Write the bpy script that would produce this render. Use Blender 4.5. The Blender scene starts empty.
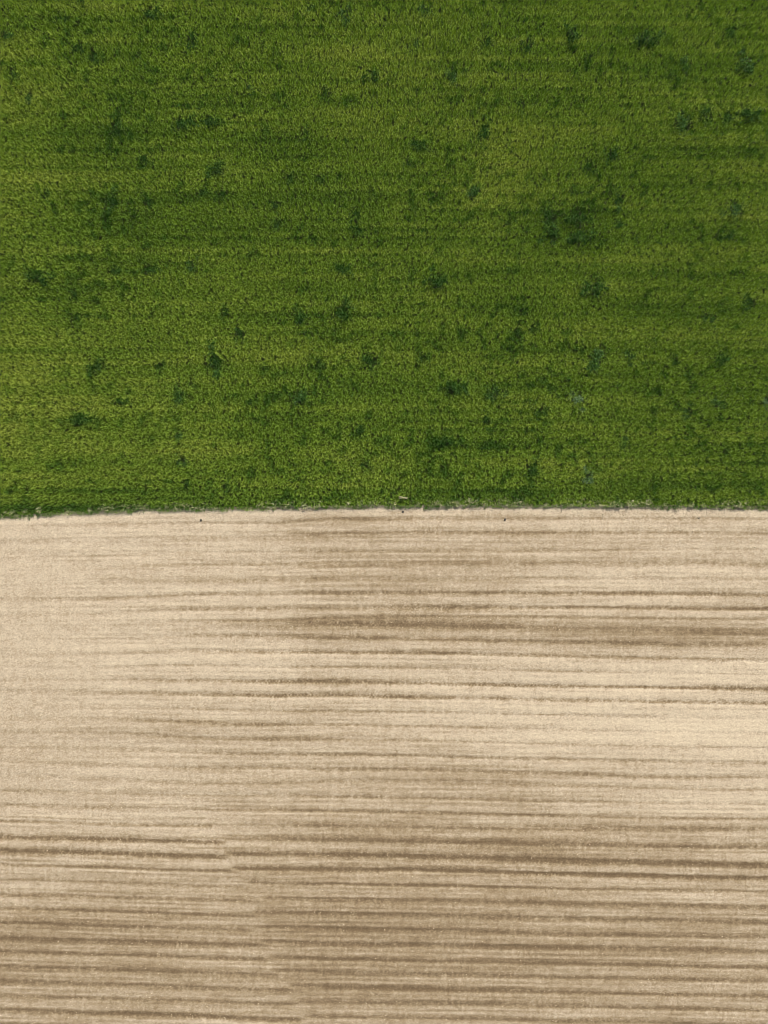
import bpy, math
import numpy as np

# ------------------------------------------------------------------ scale
S = 0.06                       # metres per photo pixel on the ground
CAM_H = 41.0                   # drone height
rng = np.random.default_rng(7)
scene = bpy.context.scene
COL = scene.collection


def wx(px): return (np.asarray(px, float) - 384.0) * S
def wy(py): return (512.0 - np.asarray(py, float)) * S


# ------------------------------------------------------------------ noise helpers
def vnoise(x, y, sx, sy, seed):
    """smooth value noise in 0..1, feature size sx by sy metres"""
    r = np.random.default_rng(seed)
    N = 512
    lat = r.random((N, N))
    u = x / sx + 1000.37
    v = y / sy + 1000.71
    iu = np.floor(u).astype(np.int64); iv = np.floor(v).astype(np.int64)
    fu = u - iu; fv = v - iv
    fu = fu * fu * (3 - 2 * fu); fv = fv * fv * (3 - 2 * fv)
    a = lat[iu % N, iv % N]; b = lat[(iu + 1) % N, iv % N]
    c = lat[iu % N, (iv + 1) % N]; d = lat[(iu + 1) % N, (iv + 1) % N]
    return (a * (1 - fu) + b * fu) * (1 - fv) + (c * (1 - fu) + d * fu) * fv


def fbm(x, y, sx, sy, seed, octv=3, gain=0.5):
    t = 0; amp = 1; tot = 0
    for k in range(octv):
        t = t + amp * (vnoise(x, y, sx / 2 ** k, sy / 2 ** k, seed + 17 * k) - 0.5)
        tot += amp; amp *= gain
    return t / tot * 2          # about -1..1


def blobs(x, y, lst):
    """sum of soft ellipses given in photo pixels (cx, cy, rx, ry, amount)"""
    px = x / S + 384; py = 512 - y / S
    t = np.zeros_like(x)
    for cx, cy, rx, ry, a in lst:
        d = ((px - cx) / rx) ** 2 + ((py - cy) / ry) ** 2
        t += a * np.exp(-d)
    return t


# ------------------------------------------------------------------ mesh helpers
def mesh_from(name, verts, tris=None, quads=None, mat=None, attrs=None, smooth=False):
    me = bpy.data.meshes.new(name)
    verts = np.ascontiguousarray(verts, np.float32)
    faces = tris if quads is None else quads
    n = 3 if quads is None else 4
    faces = np.ascontiguousarray(faces, np.int32)
    me.vertices.add(len(verts))
    me.vertices.foreach_set('co', verts.ravel())
    me.loops.add(faces.size)
    me.loops.foreach_set('vertex_index', faces.ravel())
    me.polygons.add(len(faces))
    me.polygons.foreach_set('loop_start', np.arange(0, faces.size, n, dtype=np.int32))
    if smooth:
        me.polygons.foreach_set('use_smooth', np.ones(len(faces), bool))
    for k, a in (attrs or {}).items():
        at = me.attributes.new(k, 'FLOAT', 'POINT')
        at.data.foreach_set('value', np.ascontiguousarray(a, np.float32))
    me.update(calc_edges=True)
    if mat: me.materials.append(mat)
    return me


def link(name, me, loc=(0, 0, 0), rotz=0.0, scale=1.0):
    o = bpy.data.objects.new(name, me)
    o.location = loc; o.rotation_euler = (0, 0, rotz); o.scale = (scale,) * 3
    COL.objects.link(o)
    return o


def tag(o, label=None, cat=None, group=None, kind=None):
    if label: o['label'] = label
    if cat: o['category'] = cat
    if group: o['group'] = group
    if kind: o['kind'] = kind
    return o


# ------------------------------------------------------------------ materials
class NT:
    def __init__(self, name):
        self.m = bpy.data.materials.new(name); self.m.use_nodes = True
        self.t = self.m.node_tree; self.t.nodes.clear()
        self.out = self.t.nodes.new('ShaderNodeOutputMaterial')

    def n(self, typ, **kw):
        nd = self.t.nodes.new(typ)
        for k, v in kw.items(): setattr(nd, k, v)
        return nd

    def l(self, a, b): self.t.links.new(a, b)

    def attr(self, name):
        return self.n('ShaderNodeAttribute', attribute_name=name).outputs['Fac']

    def mix(self, fac, a, b):
        nd = self.n('ShaderNodeMix', data_type='RGBA')
        for s, v in ((nd.inputs[0], fac), (nd.inputs[6], a), (nd.inputs[7], b)):
            if hasattr(v, 'links'): self.l(v, s)
            elif isinstance(v, tuple): s.default_value = (*v, 1)
            else: s.default_value = v
        return nd.outputs[2]

    def math(self, op, a, b):
        nd = self.n('ShaderNodeMath', operation=op)
        for s, v in zip(nd.inputs, (a, b)):
            if hasattr(v, 'links'): self.l(v, s)
            else: s.default_value = v
        return nd.outputs[0]

    def noise(self, scale, detail=2.0, stretch=(1, 1, 1)):
        g = self.n('ShaderNodeNewGeometry')
        mp = self.n('ShaderNodeMapping'); mp.inputs['Scale'].default_value = stretch
        self.l(g.outputs['Position'], mp.inputs['Vector'])
        nd = self.n('ShaderNodeTexNoise')
        nd.inputs['Scale'].default_value = scale; nd.inputs['Detail'].default_value = detail
        self.l(mp.outputs['Vector'], nd.inputs['Vector'])
        return nd.outputs['Fac']

    def ramp(self, fac, stops):
        nd = self.n('ShaderNodeValToRGB')
        cr = nd.color_ramp
        while len(cr.elements) < len(stops): cr.elements.new(0.5)
        for e, (p, c) in zip(cr.elements, stops):
            e.position = p; e.color = (*c, 1)
        self.l(fac, nd.inputs[0])
        return nd.outputs[0]


def leaf_material(name, low, mid, high, trans=0.35, rough=0.6, tint=(0.80, 1.0, 0.12), spec=0.08, vr=0.9):
    """attributes: tone (0 dark green .. 1 yellow green), rnd (per leaf)"""
    T = NT(name)
    col = T.ramp(T.attr('tone'), [(0.0, low), (0.5, mid), (1.0, high)])
    hv = T.n('ShaderNodeHueSaturation')
    T.l(col, hv.inputs['Color'])
    T.l(T.math('MULTIPLY_ADD', T.attr('rnd'), vr), hv.inputs['Value'])
    hv.inputs['Value'].links[0].from_node.inputs[2].default_value = 1.0 - vr / 2
    c = hv.outputs[0]
    p = T.n('ShaderNodeBsdfPrincipled')
    T.l(c, p.inputs['Base Color']); p.inputs['Roughness'].default_value = rough
    p.inputs['Specular IOR Level'].default_value = spec
    tr = T.n('ShaderNodeBsdfTranslucent')
    mm = T.n('ShaderNodeMix', data_type='RGBA', blend_type='MULTIPLY'); mm.inputs[0].default_value = 1
    T.l(c, mm.inputs[6]); mm.inputs[7].default_value = (*tint, 1)
    T.l(mm.outputs[2], tr.inputs['Color'])
    ms = T.n('ShaderNodeMixShader'); ms.inputs[0].default_value = trans
    T.l(p.outputs[0], ms.inputs[1]); T.l(tr.outputs[0], ms.inputs[2])
    T.l(ms.outputs[0], T.out.inputs['Surface'])
    return T.m


PALE = (0.322, 0.266, 0.189)
MID = (0.184, 0.139, 0.083)
DARK = (0.092, 0.064, 0.035)


def soil_material():
    T = NT('tilled_dry_soil')
    m = T.attr('moist')
    grain = T.noise(9.0, 3.0)
    fine = T.noise(26.0, 2.0)
    col = T.ramp(m, [(0.0, (0.392, 0.328, 0.231)), (0.22, PALE), (0.6, MID), (1.0, DARK)])
    # dry crumbs lighter, damp crumbs darker; a little warm / grey drift
    warm = T.noise(0.8, 2.0)
    col = T.mix(T.math('MULTIPLY', warm, 0.2), col, T.mix(0.5, col, (0.36, 0.235, 0.135)))
    hv = T.n('ShaderNodeHueSaturation'); T.l(col, hv.inputs['Color'])
    v = T.math('ADD', T.math('MULTIPLY', grain, 0.5), T.math('MULTIPLY', fine, 0.4))
    T.l(T.math('ADD', v, 0.55), hv.inputs['Value'])
    p = T.n('ShaderNodeBsdfPrincipled'); p.inputs['Roughness'].default_value = 0.95
    p.inputs['Specular IOR Level'].default_value = 0.1
    T.l(hv.outputs[0], p.inputs['Base Color'])
    b = T.n('ShaderNodeBump'); b.inputs['Strength'].default_value = 0.5; b.inputs['Distance'].default_value = 0.03
    T.l(fine, b.inputs['Height']); T.l(b.outputs[0], p.inputs['Normal'])
    T.l(p.outputs[0], T.out.inputs['Surface'])
    return T.m


def plain(name, a, b, scale=8.0, rough=0.9):
    T = NT(name)
    p = T.n('ShaderNodeBsdfPrincipled'); p.inputs['Roughness'].default_value = rough
    p.inputs['Specular IOR Level'].default_value = 0.2
    T.l(T.mix(T.noise(scale, 4.0), a, b), p.inputs['Base Color'])
    T.l(p.outputs[0], T.out.inputs['Surface'])
    return T.m


M_SOIL = soil_material()
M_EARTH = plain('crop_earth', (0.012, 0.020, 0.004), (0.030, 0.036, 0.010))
M_LAND = plain('distant_land', (0.08, 0.09, 0.025), (0.12, 0.11, 0.05), 0.05)
M_CROP = leaf_material('crop_leaf', (0.054, 0.122, 0.015), (0.190, 0.286, 0.032), (0.325, 0.385, 0.060), 0.48, vr=0.62)
M_WEED = leaf_material('weed_leaf', (0.018, 0.046, 0.006), (0.042, 0.096, 0.017), (0.15, 0.22, 0.10), 0.2, 0.6, spec=0.04)
M_PALE = leaf_material('pale_weed_leaf', (0.12, 0.15, 0.05), (0.24, 0.26, 0.12), (0.46, 0.43, 0.26), 0.3)
M_STRAW = plain('bleached_straw', (0.26, 0.25, 0.12), (0.38, 0.36, 0.20), 30)
M_STONE = plain('dark_stone', (0.03, 0.026, 0.022), (0.07, 0.06, 0.05), 25)
M_CLOD = plain('soil_clod', (0.30, 0.24, 0.16), (0.42, 0.34, 0.24), 20)

# ------------------------------------------------------------------ field boundary
BX = [-80, 0, 60, 110, 150, 200, 300, 384, 480, 600, 700, 768, 860]
BY = [526, 519.3, 516.0, 513.8, 512.5, 511.5, 509.8, 508.8, 508.0, 508.2, 509, 509.5, 511]
def edge_y(x):                   # world y of the crop's front edge
    return wy(np.interp(x / S + 384, BX, BY))

# ------------------------------------------------------------------ SOIL FIELD
# cultivator rows, in photo pixels: knots of (x, y, strength), half width in pixels
KX = [0, 96, 180, 276, 330, 426, 672, 768]
ROWS = [
    ([527, 525, 523.5, 523.5, 519.5, 518.5, 519, 519.5], [.1, .2, .35, .4, .45, .4, .35, .3], 1.8),
    ([542, 540.5, 538, 538, 534.5, 532.5, 533, 534], [.35, .15, .1, .35, .4, .55, .45, .4], 2.4),
    ([558, 556, 553, 552, 551, 551, 549, 550], [.0, .2, .25, .3, .35, .3, .25, .25], 1.5),
    ([570, 568, 564, 564, 564.5, 563, 563, 565], [.0, .1, .3, .35, .35, .3, .4, .35], 3.0),
    ([586, 583, 580, 580, 579, 579, 578, 578], [.05, .05, .2, .25, .4, .3, .2, .2], 2.0),
    ([600, 599, 595, 594, 593, 593, 594, 595], [.25, .35, .4, .4, .65, .65, .75, .6], 1.9),
    ([615, 614, 610, 609, 608, 607.5, 608.5, 609], [.15, .3, .35, .45, .5, .6, .75, .7], 1.8),
    ([628, 627, 622, 621, 618, 617, 618.5, 619], [.0, .05, .2, .45, .5, .4, .35, .3], 1.6),
    ([632, 631, 628, 626, 624, 625, 631, 633], [.0, .05, .1, .3, .7, .65, .4, .4], 3.0),
    ([642, 640, 636, 636, 638, 639, 645, 645.5], [.1, .1, .25, .5, .6, .5, .5, .35], 2.2),
    ([656, 655, 650.5, 652.5, 652, 653, 659, 661], [.12, .15, .4, .6, .7, .7, .45, .4], 1.6),
    ([670, 668, 665, 667, 666.5, 668, 673, 675], [.0, .1, .4, .45, .5, .4, .3, .25], 1.4),
    ([680, 680, 680.5, 682, 681.5, 683.5, 688, 689.5], [.15, .2, .55, .85, .9, .75, .8, .75], 1.9),
    ([691, 693, 694.5, 696, 694.5, 697.5, 702, 704], [.15, .25, .6, .85, .85, .7, .75, .6], 2.0),
    ([706, 708, 708.5, 711, 711, 712, 717, 719], [.0, .05, .25, .35, .4, .3, .3, .15], 1.5),
    ([719, 719, 722.5, 725, 724.5, 726.5, 732, 734], [.15, .15, .45, .5, .5, .35, .25, .2], 1.7),
    ([732, 733, 737, 739.5, 739, 740.5, 747, 749], [.18, .18, .4, .45, .4, .3, .25, .25], 1.8),
    ([748, 749, 752, 754.5, 755, 756.5, 762, 763.5], [.12, .12, .35, .5, .6, .55, .45, .4], 1.7),
    ([761, 765, 768.5, 767.5, 770, 770, 777, 777], [.15, .25, .4, .4, .55, .5, .45, .3], 2.0),
    ([775, 779, 783, 784, 781, 782, 788, 790], [.1, .2, .25, .3, .35, .35, .3, .3], 2.0),
    ([791, 793, 795.5, 795, 797, 798, 803, 804], [.3, .25, .3, .35, .55, .5, .3, .25], 1.7),
    ([805, 808, 810, 810, 811.5, 813, 818, 818.5], [.35, .3, .25, .45, .55, .5, .35, .4], 1.7),
    ([817, 820, 826, 826, 826, 828, 829, 830], [.0, .0, .0, .2, .45, .5, .4, .35], 2.6),
]
# the pass change: rows left of it end, rows right of it start offset
LEFT_ROWS = [
    ([821, 823, 826, 827], [.4, .3, .5, .5], 1.4, 216),
    ([837.5, 839.5, 842, 844], [.8, .9, .95, .95], 2.3, 222),
    ([851.5, 853, 856.5, 858.5], [.85, .85, .8, .85], 2.3, 226),
    ([865, 867, 870, 872], [.35, .5, .45, .45], 1.5, 232),
    ([880, 882, 886, 888], [.2, .25, .3, .3], 2.2, 246),
    ([895, 897, 899, 900.5], [.4, .4, .4, .45], 2.0, 253),
    ([908.5, 911, 914, 916], [.4, .45, .45, .4], 1.8, 250),
    ([923, 926, 929, 931], [.5, .5, .45, .4], 1.8, 254),
    ([939, 941.5, 944, 947], [.5, .55, .65, .65], 2.4, 264),
    ([952, 955, 957, 960.5], [.45, .5, .6, .65], 1.9, 268),
    ([967.5, 969.5, 972.5, 976], [.5, .5, .5, .5], 2.2, 276),
    ([981, 985, 988, 990.5], [.5, .45, .5, .5], 2.2, 290),
    ([996, 999, 1001, 1004.5], [.4, .4, .45, .45], 1.8, 296),
    ([1010.5, 1014, 1016, 1020], [.55, .75, .75, .75], 2.0, 302),
    ([1025, 1028, 1031, 1034], [.4, .4, .4, .4], 2.0, 310),
]
RKX = [225, 276, 330, 426, 672, 768]
RIGHT_ROWS = [
    ([838.5, 839.5, 840, 842, 846, 848], [.35, .5, .45, .6, .5, .4], 2.6, 225),
    ([854.5, 854.5, 855.5, 857, 864, 866], [.75, .75, .85, .85, .8, .7], 2.6, 228),
    ([868, 868.5, 870, 870.5, 877, 879], [.7, .75, .9, .9, .8, .8], 2.0, 234),
    ([882, 883, 884, 886, 891, 893], [.5, .45, .5, .5, .45, .4], 1.6, 247),
    ([897, 898, 900, 901, 906, 908], [.4, .4, .5, .5, .5, .5], 2.0, 264),
    ([911, 912, 913.5, 916, 921, 923], [.45, .5, .55, .5, .55, .5], 2.0, 256),
    ([926, 927, 928.5, 930.5, 937, 937], [.45, .5, .55, .6, .45, .4], 1.8, 260),
    ([941, 942, 944, 945, 950, 952], [.4, .5, .7, .75, .55, .5], 1.9, 262),
    ([956.5, 957, 959, 960.5, 966, 968], [.65, .65, .6, .6, .5, .5], 1.8, 271),
    ([970, 971, 972.5, 974.5, 980, 981], [.45, .45, .5, .6, .5, .45], 1.7, 275),
    ([985, 986, 987, 989, 995, 996], [.4, .45, .6, .65, .55, .5], 1.9, 290),
    ([1000, 1001, 1002, 1003, 1009, 1011], [.4, .4, .5, .55, .6, .5], 1.9, 301),
    ([1015, 1016, 1017, 1018, 1023, 1025], [.4, .4, .5, .5, .45, .4], 1.9, 305),
    ([1030, 1031, 1032, 1034, 1039, 1041], [.4, .4, .5, .5, .45, .4], 1.9, 312),
]
SOIL_BLOBS = [   # damp (+) or dry (-) areas
    (0, 740, 190, 150, .08), (40, 600, 200, 60, .02), (720, 715, 190, 55, -.17), (500, 705, 160, 45, -.09),
    (330, 628, 110, 17, .17), (500, 632, 200, 16, .12), (700, 634, 110, 14, .26), (480, 548, 190, 30, .10),
    (340, 560, 90, 50, .07), (430, 775, 200, 22, .14), (430, 800, 180, 60, .10), (640, 770, 90, 14, .05),
    (384, 960, 560, 95, .25), (360, 960, 90, 60, .09), (560, 850, 260, 22, .13), (40, 960, 230, 90, .19),
    (280, 895, 160, 25, .06), (250, 770, 80, 40, .05), (690, 940, 120, 22, .08), (730, 800, 120, 40, -.08),
    (60, 790, 160, 30, -.02), (90, 560, 160, 30, .03), (700, 560, 150, 40, -.06), (560, 652, 60, 10, .05), (560, 925, 130, 25, .06),
]
def build_soil():
    xs = np.arange(-28.0, 28.01, 0.05)
    ys = np.arange(-35.0, 1.21, 0.042)
    nx, ny = len(xs), len(ys)
    X, Y = np.meshgrid(xs, ys)           # (ny, nx)
    PX = X / S + 384; PY = 512 - Y / S
    # ragged rows: displaced by noise along the row
    wob = fbm(X, Y, 0.5, 0.35, 11, 2) * 0.55 + fbm(X, Y, 6, 4, 12, 1) * 0.4
    line = np.zeros_like(X); deep = np.zeros_like(X); halo = np.zeros_like(X)
    px = xs / S + 384
    def add(kx, yk, sk, w, x0=None, x1=None, seed=0):
        nonlocal line, deep, halo
        yc = np.interp(px, kx, yk); st = np.interp(px, kx, sk)
        # extend the slope outside the frame
        st = st * (0.88 + 0.30 * (vnoise(xs, xs * 0, 2.6, 1, 900 + seed)) - 0.15 + 0.35 * (vnoise(xs, xs * 0 + 3, 0.35, 1, 950 + seed) - .5))
        st = np.clip(st, 0, 1.2)
        if x1 is not None: st = st * np.clip((x1 - px) / 13 + .5, 0, 1)
        if x0 is not None: st = st * np.clip((px - x0) / 12 + .5, 0, 1)
        d = (PY + wob - yc[None, :]) / (w * 1.12)
        # sharper lower side, soft upper side
        g = np.exp(-np.abs(np.where(d < 0, d * 0.8, d * 1.15)) ** 2.4)
        line = np.maximum(line, g * st[None, :]) + 0.25 * np.minimum(line, g * st[None, :])
        halo = np.maximum(halo, np.exp(-(d * 0.36) ** 2) * st[None, :])
        deep = np.maximum(deep, np.exp(-(d * 0.8) ** 2) * st[None, :])
    k = 0
    for yk, sk, w in ROWS:
        add(KX, yk, sk, w, seed=k); k += 1
    for yk, sk, w, x1 in LEFT_ROWS:
        add([0, 96, 180, 276], yk, sk, w, x1=x1, seed=k); k += 1
    for yk, sk, w, x0 in RIGHT_ROWS:
        add(RKX, yk, sk, w, x0=x0, seed=k); k += 1
    # rows go on below the frame
    below = np.clip((PY - 1036) / 4, 0, 1)
    line = np.maximum(line, below * 0.4 * np.exp(-(((PY - 0.007 * PX) % 14.6 - 7) / 2.0) ** 2))
    # tyre lugs and packer teeth printed in the strongest rows (herringbone)
    lug = np.sign(np.sin(2 * np.pi * (PX / 3.3 + 0.5 * np.floor(PY / 2.0)))) * 0.5
    lugm = np.clip((deep - 0.30) * 1.6, 0, 1) * (vnoise(X, Y, 3, 0.6, 31) > 0.35)
    fade = np.clip(0.35 + PX / 260.0, 0.35, 1)
    fade = np.where(PY > 815, 1.0, fade)
    damp = (0.225 + blobs(X, Y, SOIL_BLOBS)
            + 0.10 * fbm(X, Y, 9.0, 1.0, 41, 3) * fade
            + 0.10 * fbm(X, Y, 4.0, 0.22, 42, 2) * fade
            + 0.10 * fbm(X, Y, 7.0, 0.14, 43, 2) * fade
            + 0.07 * fbm(X, Y, 1.2, 0.10, 49, 1) * fade
            + 0.08 * fbm(X, Y, 0.15, 0.6, 44, 2)          # cross streaks
            + 0.09 * fbm(X, Y, 0.22, 0.16, 45, 2)
            + 0.36 * (rng.random(X.shape) - .5))
    rag = 1 + 0.8 * fbm(X, Y, 0.12, 0.08, 46, 2) + 0.18 * fbm(X, Y, 0.8, 0.2, 47, 2)
    # fine tine lines between the rows, running with them
    o_top = np.interp(PX, KX, [8, 5.5, 4, 4, 0, -1, -.5, 0]); o_mid = np.interp(PX, KX, [-1.5, -1.5, -1, .5, 0, 2, 6.5, 8])
    o_low = np.where(PX < 222 + (PY - 835) * 0.45, (PX - 222) * 0.033 + 3, o_mid)
    tb = np.clip((PY - 520) / 160, 0, 1)
    off = np.where(PY > 805, o_low, o_top * (1 - tb) + o_mid * tb)
    YY = (PY - off + wob * 0.5) / 14.4
    comb = np.cos(2 * np.pi * (3 * YY)) * (0.5 + 1.1 * fbm(X, YY * 5, 5, 1.7, 48, 2)) + 0.6 * np.cos(2 * np.pi * 4.3 * YY) * fbm(X, YY * 5, 3, 2.1, 50, 2)
    damp += (0.075 + 0.035 * (PY > 800)) * comb * fade
    tick = fbm(X, Y, 0.13, 0.45, 53, 2)
    damp += halo * (0.20 * np.clip(fbm(X, Y, 6, 1.4, 54, 2) * 1.6 + 0.4, 0, 1) + 0.22 * tick) * fade
    # the pass change: the headland side is a touch darker
    pc = 222 + (PY - 835) * 0.45
    damp += np.where(PY > 800, 0.035 * np.tanh((PX - pc) / 5), 0)
    pc2 = 295 + (PY - 530) * 0.03
    damp += np.where(PY < 720, 0.055 * np.tanh((PX - pc2 + 6 * fbm(X, Y, 2, .3, 55, 2)) / 14) + .0, 0)
    m = damp + line * (0.62 + 0.14 * np.clip((PY - 780) / 60, 0, 1)) * rag + 0.34 * lug * lugm
    # pale dry lip along the crop edge
    de = (edge_y(X) - Y) / S
    m -= 0.12 * np.exp(-((de - 2.5) / 3.0) ** 2)
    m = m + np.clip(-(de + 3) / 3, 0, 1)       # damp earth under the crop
    m = np.clip(m, 0, 1)
    Z = (-0.045 * deep + 0.012 * lug * lugm + 0.009 * fbm(X, Y, 0.26, 0.20, 51, 2)
         + 0.022 * (rng.random(X.shape) - .5) + 0.02 * fbm(X, Y, 6, 1.2, 52, 2))
    v = np.stack([X, Y, Z], -1).reshape(-1, 3)
    i = np.arange(nx * ny).reshape(ny, nx)
    q = np.stack([i[:-1, :-1], i[:-1, 1:], i[1:, 1:], i[1:, :-1]], -1)[(de > -4.5)[1:, 1:]].reshape(-1, 4)
    me = mesh_from('soil_field', v, quads=q, mat=M_SOIL, attrs={'moist': m.ravel()}, smooth=True)
    return tag(link('soil_field', me), 'pale tilled soil field with long brown cultivator rows below the crop', 'field', kind='structure')

build_soil()

# ------------------------------------------------------------------ ground sheets
def sheet(name, x0, x1, y0, y1, z, mat, label, cat='ground'):
    v = np.array([[x0, y0, z], [x1, y0, z], [x1, y1, z], [x0, y1, z]])
    me = mesh_from(name, v, quads=np.array([[0, 1, 2, 3]]), mat=mat)
    return tag(link(name, me), label, cat, kind='structure')

sheet('ground', -1500, 1500, -1500, 1500, -0.20, M_LAND, 'open farmland reaching to the horizon under both fields')
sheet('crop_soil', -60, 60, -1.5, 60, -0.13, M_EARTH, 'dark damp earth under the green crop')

# ------------------------------------------------------------------ leaves
def leaves(bx, by, bz, az, length, width, rise, droop, tone, rnd):
    """diamond leaves, folded across the middle: base, left, right, tip"""
    n = len(bx)
    dx, dy = np.cos(az), np.sin(az)
    mx = bx + dx * length * 0.5; my = by + dy * length * 0.5; mz = bz + rise
    tx = bx + dx * length; ty = by + dy * length; tz = bz + rise - droop
    v = np.empty((n, 4, 3), np.float32)
    v[:, 0] = np.stack([bx, by, bz], -1)
    tw = (rng.random(n) - .5) * width * 0.9
    v[:, 1] = np.stack([mx - dy * width / 2, my + dx * width / 2, mz + tw], -1)
    v[:, 2] = np.stack([mx + dy * width / 2, my - dx * width / 2, mz - tw], -1)
    v[:, 3] = np.stack([tx, ty, tz], -1)
    i = (np.arange(n) * 4)[:, None]
    t = np.concatenate([i + np.array([[0, 2, 1]]), i + np.array([[1, 2, 3]])], 1).reshape(-1, 3)
    return v.reshape(-1, 3), t, {'tone': np.repeat(tone, 4), 'rnd': np.repeat(rnd, 4)}


CROP_BLOBS = [(600, 90, 260, 170, .09), (6, 250, 34, 260, .08),   # yellow (+) or dark green (-) areas, photo pixels
    (500, 212, 42, 28, .34), (512, 168, 40, 28, .26), (545, 140, 60, 14, .14), (380, 312, 110, 9, .12),
    (250, 345, 70, 12, .14), (320, 362, 80, 14, .10), (12, 330, 40, 60, .14), (20, 130, 60, 100, .20),
    (20, 440, 60, 40, .12), (360, 90, 60, 60, .10), (450, 60, 80, 40, .07), (240, 70, 60, 16, .08),
    (553, 225, 32, 30, -.12), (250, 200, 90, 60, -.06), (500, 430, 60, 22, -.15), (300, 330, 40, 30, -.08),
    (120, 130, 60, 24, -.12), (560, 250, 70, 10, -.06), (620, 307, 90, 6, -.15), (600, 412, 130, 6, -.13),
    (360, 293, 60, 5, -.14), (70, 257, 90, 6, -.12), (200, 55, 70, 8, -.08), (90, 232, 140, 8, -.08),
    (640, 152, 120, 7, -.12), (720, 235, 70, 6, -.10), (560, 190, 160, 30, -.05), (680, 250, 100, 7, .10),
    (700, 190, 100, 10, .07), (690, 480, 90, 14, -.10), (700, 330, 120, 60, .03), (440, 360, 90, 10, .05),
    (220, 128, 70, 12, -.10), (150, 200, 100, 14, -.08), (640, 40, 60, 14, -.08), (610, 345, 100, 6, .07),
    (60, 425, 70, 6, -.12), (150, 330, 150, 5, -.08), (330, 155, 40, 60, -.05),
]
# dark weed clumps: photo x, y, radius in pixels, look
WEEDS = [
    (8, 37, 6, 'r'), (60, 20, 5, 'r'), (82, 3, 5, 'c'), (80, 50, 6, 'r'), (96, 54, 5, 'c'), (150, 16, 7, 'r'),
    (194, 43, 7, 't'), (14, 74, 5, 'c'), (118, 127, 7, 't'), (183, 126, 8, 'r'), (211, 123, 7, 'r'), (146, 161, 6, 'c'),
    (217, 171, 8, 'c'), (112, 203, 8, 't'), (149, 204, 5, 'c'), (48, 195, 5, 'c'), (203, 193, 5, 'r'), (222, 196, 5, 'c'),
    (372, 78, 7, 'c'), (423, 12, 6, 'b'), (486, 44, 6, 't'), (527, 47, 6, 'c'), (570, 36, 8, 'c'), (645, 41, 9, 'r'),
    (730, 34, 6, 't'), (684, 63, 6, 'b'), (744, 66, 9, 'b'), (453, 78, 7, 'b'), (483, 134, 8, 't'), (415, 146, 7, 'r'),
    (705, 115, 7, 'c'), (682, 125, 8, 'b'), (726, 119, 6, 't'), (746, 116, 8, 'r'), (588, 169, 6, 'c'), (611, 157, 7, 'c'),
    (472, 193, 7, 'b'), (617, 202, 7, 't'), (732, 212, 8, 'b'), (727, 237, 6, 'c'), (550, 218, 8, 'c'), (551, 237, 8, 'c'),
    (575, 220, 8, 'r'), (578, 239, 9, 'r'), (617, 225, 5, 'r'), (518, 256, 4, 't'), (516, 270, 4, 'c'), (436, 282, 9, 'c'),
    (593, 292, 10, 'c'), (522, 312, 5, 'c'), (343, 311, 9, 'c'), (301, 322, 8, 't'), (98, 368, 8, 'c'), (215, 364, 10, 't'),
    (160, 366, 5, 'c'), (370, 361, 7, 'c'), (423, 358, 6, 'c'), (595, 358, 9, 'b'), (629, 357, 6, 'b'), (673, 361, 5, 'c'),
    (719, 361, 7, 'r'), (452, 388, 9, 'r'), (494, 394, 8, 'b'), (577, 398, 7, 'p'), (540, 412, 6, 'c'), (716, 403, 6, 'b'),
    (686, 413, 6, 'b'), (360, 432, 6, 'c'), (531, 471, 8, 't'), (586, 477, 7, 'p'), (445, 441, 8, 'r'), (180, 398, 7, 'b'),
    (300, 398, 8, 'b'), (120, 402, 6, 'r'), (82, 420, 9, 'r'), (17, 418, 4, 'c'), (187, 484, 5, 't'), (227, 487, 5, 't'),
    (95, 62, 5, 'c'), (118, 134, 5, 'r'), (325, 95, 5, 'c'), (305, 135, 5, 't'), (275, 207, 5, 'b'), (277, 225, 5, 'b'),
    (357, 232, 6, 'c'), (355, 215, 5, 'c'), (345, 17, 7, 'b'), (310, 10, 5, 'b'), (290, 180, 5, 't'), (318, 180, 5, 'r'),
    (265, 130, 5, 'c'), (75, 296, 5, 'c'), (77, 318, 5, 't'), (150, 271, 6, 'r'), (192, 266, 6, 'b'), (265, 368, 4, 'c'),
    (320, 363, 5, 'c'), (250, 403, 5, 'r'), (225, 313, 6, 't'), (240, 334, 6, 'c'), (180, 436, 5, 'b'), (365, 466, 5, 'c'),
    (709, 321, 6, 'b'), (516, 333, 5, 'c'), (534, 328, 5, 'c'), (624, 441, 5, 'b'), (484, 448, 5, 'c'), (486, 421, 5, 't'),
    (521, 107, 5, 'c'), (589, 60, 4, 'c'), (416, 45, 5, 'b'), (409, 165, 5, 'r'), (30, 100, 5, 'b'), (250, 90, 5, 'b'),
    (748, 304, 7, 't'), (40, 278, 9, 'r'), (115, 272, 6, 'r'), (340, 270, 7, 'r'), (182, 462, 6, 'b'), (765, 402, 5, 'p'),
]

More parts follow.
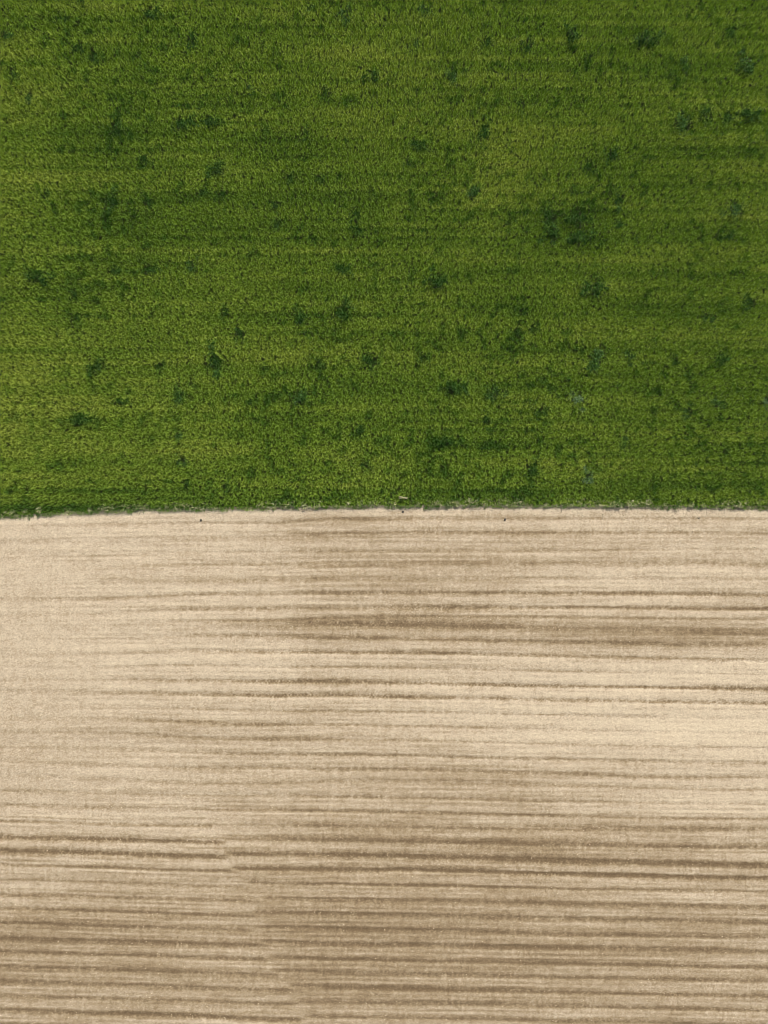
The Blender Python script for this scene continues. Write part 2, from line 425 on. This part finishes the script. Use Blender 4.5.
def build_crop():
    # plants on a jittered grid, drilled in rows
    sp = 0.118
    gx = np.arange(-27.5, 27.5, sp); gy = np.arange(-0.6, 35.5, sp)
    X, Y = np.meshgrid(gx, gy); X = X.ravel(); Y = Y.ravel()
    X = X + (rng.random(len(X)) - .5) * sp * 1.3
    Y = Y + (rng.random(len(Y)) - .5) * sp * 1.3
    fr = edge_y(X) + 0.10 + 0.10 * fbm(X, Y * 0, 0.8, 1, 61, 2)
    keep = Y > fr
    X, Y, fr = X[keep], Y[keep], fr[keep]
    n = len(X)
    row = fbm(X, Y, 14.0, 0.55, 71, 3)
    row2 = fbm(X, Y, 5.0, 0.28, 72, 2)
    patch = fbm(X, Y, 4.5, 2.4, 73, 4)
    small = fbm(X, Y, 1.0, 0.7, 74, 3)
    hb = blobs(X, Y, CROP_BLOBS)
    wd = blobs(X, Y, [(x, y, r * 0.8, r * 0.8, 1) for x, y, r, k in WEEDS])
    ph = Y / 0.52 + 0.25 * fbm(X, Y, 12, 3, 81, 2)
    drill = np.cos(2 * np.pi * ph) * (0.6 + 0.8 * fbm(X, Y, 9, 1.2, 82, 2)) + 0.8 * fbm(X, Y, 16, 0.30, 83, 2)
    tone = 0.54 + 0.30 * row + 0.16 * row2 + 0.17 * patch + 0.13 * small + hb * 0.8 - 0.20 * np.clip(wd, 0, 1) + drill * 0.13
    de = (Y - fr) / S
    tone -= 0.30 * np.exp(-(de / 17) ** 2)
    tuft = np.clip((fbm(X, Y, 0.36, 0.34, 78, 2) + 0.35 * fbm(X, Y, 7, 3, 79, 2) - 0.37) * 7, 0, 1)
    tone -= 0.42 * tuft
    lump = fbm(X, Y, 0.22, 0.27, 75, 2)
    h = 0.25 + 0.17 * lump + 0.05 * drill + 0.03 * row + 0.05 * patch + 0.10 * tuft
    h *= 1 + (rng.random(n) - .5) * (0.5 + 0.9 * np.maximum(tuft, np.clip(wd, 0, 1)))
    h = np.clip(h, 0.05, 0.55)
    h *= np.clip(0.3 + de / 12, 0.3, 1)
    hole = rng.random(n) < 0.72 * np.clip(wd * 1.2, 0, 1)
    X, Y, h, tone = X[~hole], Y[~hole], h[~hole], tone[~hole]; n = len(X)
    K = 7
    X2 = np.repeat(X, K); Y2 = np.repeat(Y, K); H = np.repeat(h, K); T = np.repeat(tone, K)
    N = n * K
    az = rng.random(N) * 2 * np.pi
    lay = rng.random(N) < 0.5          # leaves combed across the drill rows
    az = np.where(lay, np.pi * (0.43 + (rng.random(N) < .5)) + rng.normal(0, .45, N), az)
    L = 0.085 + 0.12 * rng.random(N)
    W = 0.022 + 0.024 * rng.random(N)
    bz = H * (0.05 + 0.75 * rng.random(N))
    EF = np.repeat(np.clip(0.35 + ((Y - edge_y(X)) / S) / 14, 0.35, 1), K)
    rise = (0.06 + 0.15 * rng.random(N)) * EF
    droop = -0.09 + 0.16 * rng.random(N)
    bx = X2 + (rng.random(N) - .5) * 0.10; by = Y2 + (rng.random(N) - .5) * 0.10
    T = np.clip(T + (rng.random(N) - .5) * 0.20, 0, 1)
    v, t, a = leaves(bx, by, bz, az, L, W, rise, droop, T, rng.random(N))
    me = mesh_from('green_crop', v, tris=t, mat=M_CROP, attrs=a)
    tag(link('green_crop', me), 'dense short green crop filling the upper half above the bare soil', 'crop', kind='stuff')

build_crop()

# ------------------------------------------------------------------ weed clumps
def clump_mesh(kind, seed):
    r = np.random.default_rng(seed)
    # unit radius 1 = about 7 photo px = 0.42 m
    R = 0.42
    sx, sy, sub = {'c': (1, 0.95, 5), 'r': (1.5, 0.7, 7), 't': (0.6, 1.5, 6), 'b': (1.1, 1.0, 6), 'p': (1, 1, 5)}[kind]
    sub = sub + 3
    cx = r.normal(0, .52, sub) * R * sx; cy = r.normal(0, .52, sub) * R * sy
    N = 20 * sub
    w = r.integers(0, sub, N)
    rad = np.abs(r.normal(0, 0.075, N)); th = r.random(N) * 2 * np.pi
    bx = cx[w] + rad * np.cos(th); by = cy[w] + rad * np.sin(th)
    hs = 0.28 + 0.32 * r.random(sub)
    bz = hs[w] * (0.35 + 0.65 * r.random(N)) - 0.1 * rad
    az = th + (r.random(N) - .5) * 2.2
    L = 0.08 + 0.10 * r.random(N); W = 0.035 + 0.035 * r.random(N)
    tone = np.clip({'b': .42, 'p': .8}.get(kind, .25) + (r.random(N) - .5) * .6, 0, 1)
    v, t, a = leaves(bx, by, bz, az, L, W, 0.03 + 0.07 * r.random(N), 0.0 + 0.06 * r.random(N), tone, r.random(N))
    # stems down to the soil
    nv = len(v)
    sv, st = [], []
    for k in range(sub):
        b = nv + len(sv)
        for (ox, oy) in ((-.012, -.008), (.012, -.008), (0, .012)):
            sv += [(cx[k] * .08 + ox, cy[k] * .08 + oy, -0.06), (cx[k] + ox * .6, cy[k] + oy * .6, hs[k])]
        st += [(b, b + 2, b + 3), (b, b + 3, b + 1), (b + 2, b + 4, b + 5), (b + 2, b + 5, b + 3), (b + 4, b, b + 1), (b + 4, b + 1, b + 5)]
    v = np.concatenate([v, np.array(sv)]); t = np.concatenate([t, np.array(st)])
    a = {q: np.concatenate([z, np.full(len(sv), .3)]) for q, z in a.items()}
    return mesh_from('weed_clump', v, tris=t, mat=M_WEED, attrs=a)

VAR = {k: [clump_mesh(k, 100 + 13 * j + ord(k)) for j in range(4)] for k in 'crtbp'}
LOOK = {'c': 'compact dark green', 'r': 'ragged wide dark green', 't': 'narrow upright dark green', 'b': 'bluish green', 'p': 'pale grey-green'}
for i, (px, py, r, k) in enumerate(WEEDS):
    sc = r / 7.0
    f = 1 - 0.25 / CAM_H         # tops lean outwards: put the base a touch nearer the middle
    o = link('weed_clump', VAR[k][i % 4], (float(wx(px)) * f, float(wy(py)) * f, 0.0),
             (rng.random() - .5) * (0.5 if k in 'rt' else 6), sc)
    tag(o, f'{LOOK[k]} weed clump in the crop, {round(px / 7.68)}% across and {round(py / 10.24)}% down the photo', 'weed', 'weed clumps in the green crop')

# ------------------------------------------------------------------ crop edge
def fringe(name, label, n, lo, hi, hmax, mat, seed, tone0):
    r = np.random.default_rng(seed)
    bx = (r.random(n) - .5) * 55
    dens = vnoise(bx, bx * 0, 1.3, 1, seed + 1) * 0.6 + vnoise(bx, bx * 0, 0.35, 1, seed + 2) * 0.4
    bx = bx[dens > 0.42]; n = len(bx)
    by = edge_y(bx) + lo + (hi - lo) * r.random(n)
    v, t, a = leaves(bx, by, 0.02 + hmax * r.random(n) ** 1.5, r.random(n) * 2 * np.pi, 0.08 + 0.14 * r.random(n),
                     0.03 + 0.035 * r.random(n), 0.02 + 0.06 * r.random(n), 0.04 * r.random(n),
                     np.clip(tone0 + (r.random(n) - .5) * .7, 0, 1), r.random(n))
    me = mesh_from(name, v, tris=t, mat=mat, attrs=a)
    return tag(link(name, me), label, 'grass', kind='stuff')

fringe('dry_grass', 'pale dry grass and stubble along the edge between crop and soil', 2000, 0.13, 0.50, 0.30, M_PALE, 301, .70)

EDGE = [(14, 514, .9), (27, 513.5, .8), (41, 512, 1.1), (70, 514, .6), (91, 512, .8), (145, 510, .8), (216, 510, .6), (305, 509, .9),
        (318, 508.5, .8), (336, 508, .6), (418, 506, .7), (437, 505, .9), (457, 507, .8), (470, 503, 1.0), (522, 505, .7),
        (546, 507, .8), (570, 508, .6), (612, 507, .8), (628, 506, .9), (647, 504.5, 1.1), (664, 507, .8), (690, 507, .9), (702, 508, .8), (740, 509, .7)]
def pale_weed_mesh(seed):
    r = np.random.default_rng(seed)
    N = 46
    az = r.random(N) * 2 * np.pi; rad = 0.10 * np.sqrt(r.random(N))
    v, t, a = leaves(rad * np.cos(az), rad * np.sin(az), 0.05 + 0.33 * r.random(N), az + r.normal(0, .5, N), 0.10 + 0.12 * r.random(N),
                     0.035 + 0.04 * r.random(N), 0.02 + 0.08 * r.random(N), 0.05 * r.random(N), np.clip(.62 + (r.random(N) - .5) * .5, 0, 1), r.random(N))
    sv = np.array([(-.012, 0, -.05), (.012, 0, -.05), (0, .01, .4)]); b = len(v)
    v = np.concatenate([v, sv]); t = np.concatenate([t, [[b, b + 1, b + 2]]])
    return mesh_from('edge_weed', v, tris=t, mat=M_PALE, attrs={q: np.concatenate([z, [.5] * 3]) for q, z in a.items()})
PW = [pale_weed_mesh(400 + k) for k in range(5)]
for i, (px, py, s) in enumerate(EDGE):
    o = link('edge_weed', PW[i % 5], (float(wx(px)), float(wy(py - 2.2)), 0.0), rng.random() * 6, s * .8)
    tag(o, f'pale grey-green weed on the crop edge, {round(px / 7.68)}% across the photo', 'weed', 'pale weeds along the crop edge')

# bleached stalks lying on the crop just above the edge
def stalks():
    r = np.random.default_rng(5)
    V, F = [], []
    for k in range(9):
        L = 0.26 + 0.16 * r.random(); a = r.normal(0.12, 0.22); cx = r.normal(0, .09) + (-.16 if k < 4 else .12); cy = r.normal(0, .05); cz = 0.02 * k
        w = 0.022 + 0.02 * r.random(); dx, dy = math.cos(a), math.sin(a)
        b = len(V)
        for s, zz in ((-1, -.02), (-.2, .03), (1, 0)):
            for q in range(4):
                ang = q * math.pi / 2 + .4
                V.append((cx + dx * s * L / 2 - dy * w * math.cos(ang), cy + dy * s * L / 2 + dx * w * math.cos(ang), cz + zz + w * math.sin(ang)))
        for s in range(2):
            for q in range(4):
                F.append((b + s * 4 + q, b + s * 4 + (q + 1) % 4, b + s * 4 + 4 + (q + 1) % 4, b + s * 4 + 4 + q))
        F.append((b + 3, b + 2, b + 1, b)); F.append((b + 8, b + 9, b + 10, b + 11))
    return mesh_from('dry_stalks', np.array(V), quads=np.array(F), mat=M_STRAW)
tag(link('dry_stalks', stalks(), (float(wx(404)), float(wy(498)), 0.40), 0, 0.72), 'small heap of bleached pale stalks lying on the crop near the soil edge', 'stalks')

# dark stones and clods on the soil near the edge
def stone(seed, flat=0.7):
    r = np.random.default_rng(seed)
    V, F = [], []
    nu, nv = 8, 5
    for j in range(nv + 1):
        ph = math.pi * j / nv
        for i in range(nu):
            th = 2 * math.pi * i / nu
            k = 1 + 0.25 * (r.random() - .5)
            V.append((math.sin(ph) * math.cos(th) * k, 0.8 * math.sin(ph) * math.sin(th) * k, flat * math.cos(ph)))
    for j in range(nv):
        for i in range(nu):
            F.append((j * nu + i, (j + 1) * nu + i, (j + 1) * nu + (i + 1) % nu, j * nu + (i + 1) % nu))
    return np.array(V), np.array(F)
v_, f_ = stone(9)
STONE = mesh_from('stone', v_, quads=f_, mat=M_STONE)
for px, py, s, lab in ((201, 520, .075, 'small dark stone on pale soil below the left crop edge'),
                       (505, 519.5, .08, 'dark stone on pale soil just right of the middle, below the crop'),
                       (403, 511.5, .08, 'dark stone at the crop edge straight below the pale stalks'),
                       (699, 518, .045, 'tiny dark stone on the soil near the right end of the crop edge')):
    tag(link('stone', STONE, (float(wx(px)), float(wy(py)), s * .45), rng.random() * 6, s), lab, 'stone', 'dark stones on the soil by the crop edge')

def clods(n=5200):
    r = np.random.default_rng(77)
    vs, fs = [], []
    base = [stone(500 + k) for k in range(6)]
    x = (r.random(n) - .5) * 54; y = -r.random(n) * 34
    near = r.random(n) < 0.12
    y = np.where(near, -0.5 * r.random(n), y) + edge_y(x)
    s = 0.012 + 0.026 * r.random(n) ** 2
    off = 0
    for k in range(n):
        v, f = base[k % 6]
        vs.append(v * s[k] + (x[k], y[k], s[k] * .4)); fs.append(f + off); off += len(v)
    me = mesh_from('soil_clods', np.concatenate(vs), quads=np.concatenate(fs), mat=M_CLOD)
    tag(link('soil_clods', me), 'crumbly pale clods scattered over the tilled soil', 'clods', kind='stuff')
clods()

# ------------------------------------------------------------------ light
EL = math.radians(47); SX, SY = 0.36, 0.93
w = bpy.data.worlds.new('World'); scene.world = w; w.use_nodes = True
nt = w.node_tree
sky = nt.nodes.new('ShaderNodeTexSky'); sky.sky_type = 'NISHITA'; sky.sun_disc = False
sky.sun_elevation = EL; sky.sun_rotation = math.atan2(SX, SY)
bg = nt.nodes['Background']; bg.inputs['Strength'].default_value = 0.055
nt.links.new(sky.outputs[0], bg.inputs['Color'])
sl = bpy.data.lights.new('sun', 'SUN'); sl.energy = 4.6; sl.angle = math.radians(0.5); sl.color = (1.0, 0.95, 0.87)
so = bpy.data.objects.new('sun', sl); COL.objects.link(so); so.location = (20, 30, 60)
hl = math.hypot(SX, SY)
from mathutils import Vector
d = Vector((SX / hl * math.cos(EL), SY / hl * math.cos(EL), math.sin(EL)))
so.rotation_euler = d.to_track_quat('Z', 'Y').to_euler()

# ------------------------------------------------------------------ camera
cam = bpy.data.cameras.new('camera'); co = bpy.data.objects.new('camera', cam); COL.objects.link(co)
co.location = (0, 0, CAM_H); co.rotation_euler = (0, 0, 0)
cam.sensor_fit = 'VERTICAL'; cam.sensor_height = 24.0
cam.lens = 12.0 / (512 * S / CAM_H)
cam.clip_end = 5000
scene.camera = co
vs_ = scene.view_settings
vs_.view_transform = 'Standard'; vs_.look = 'None'; vs_.gamma = 1; vs_.exposure = 0.84
scene.cycles.filter_width = 0.8
scene.cycles.max_bounces = 6
scene.cycles.transparent_max_bounces = 4
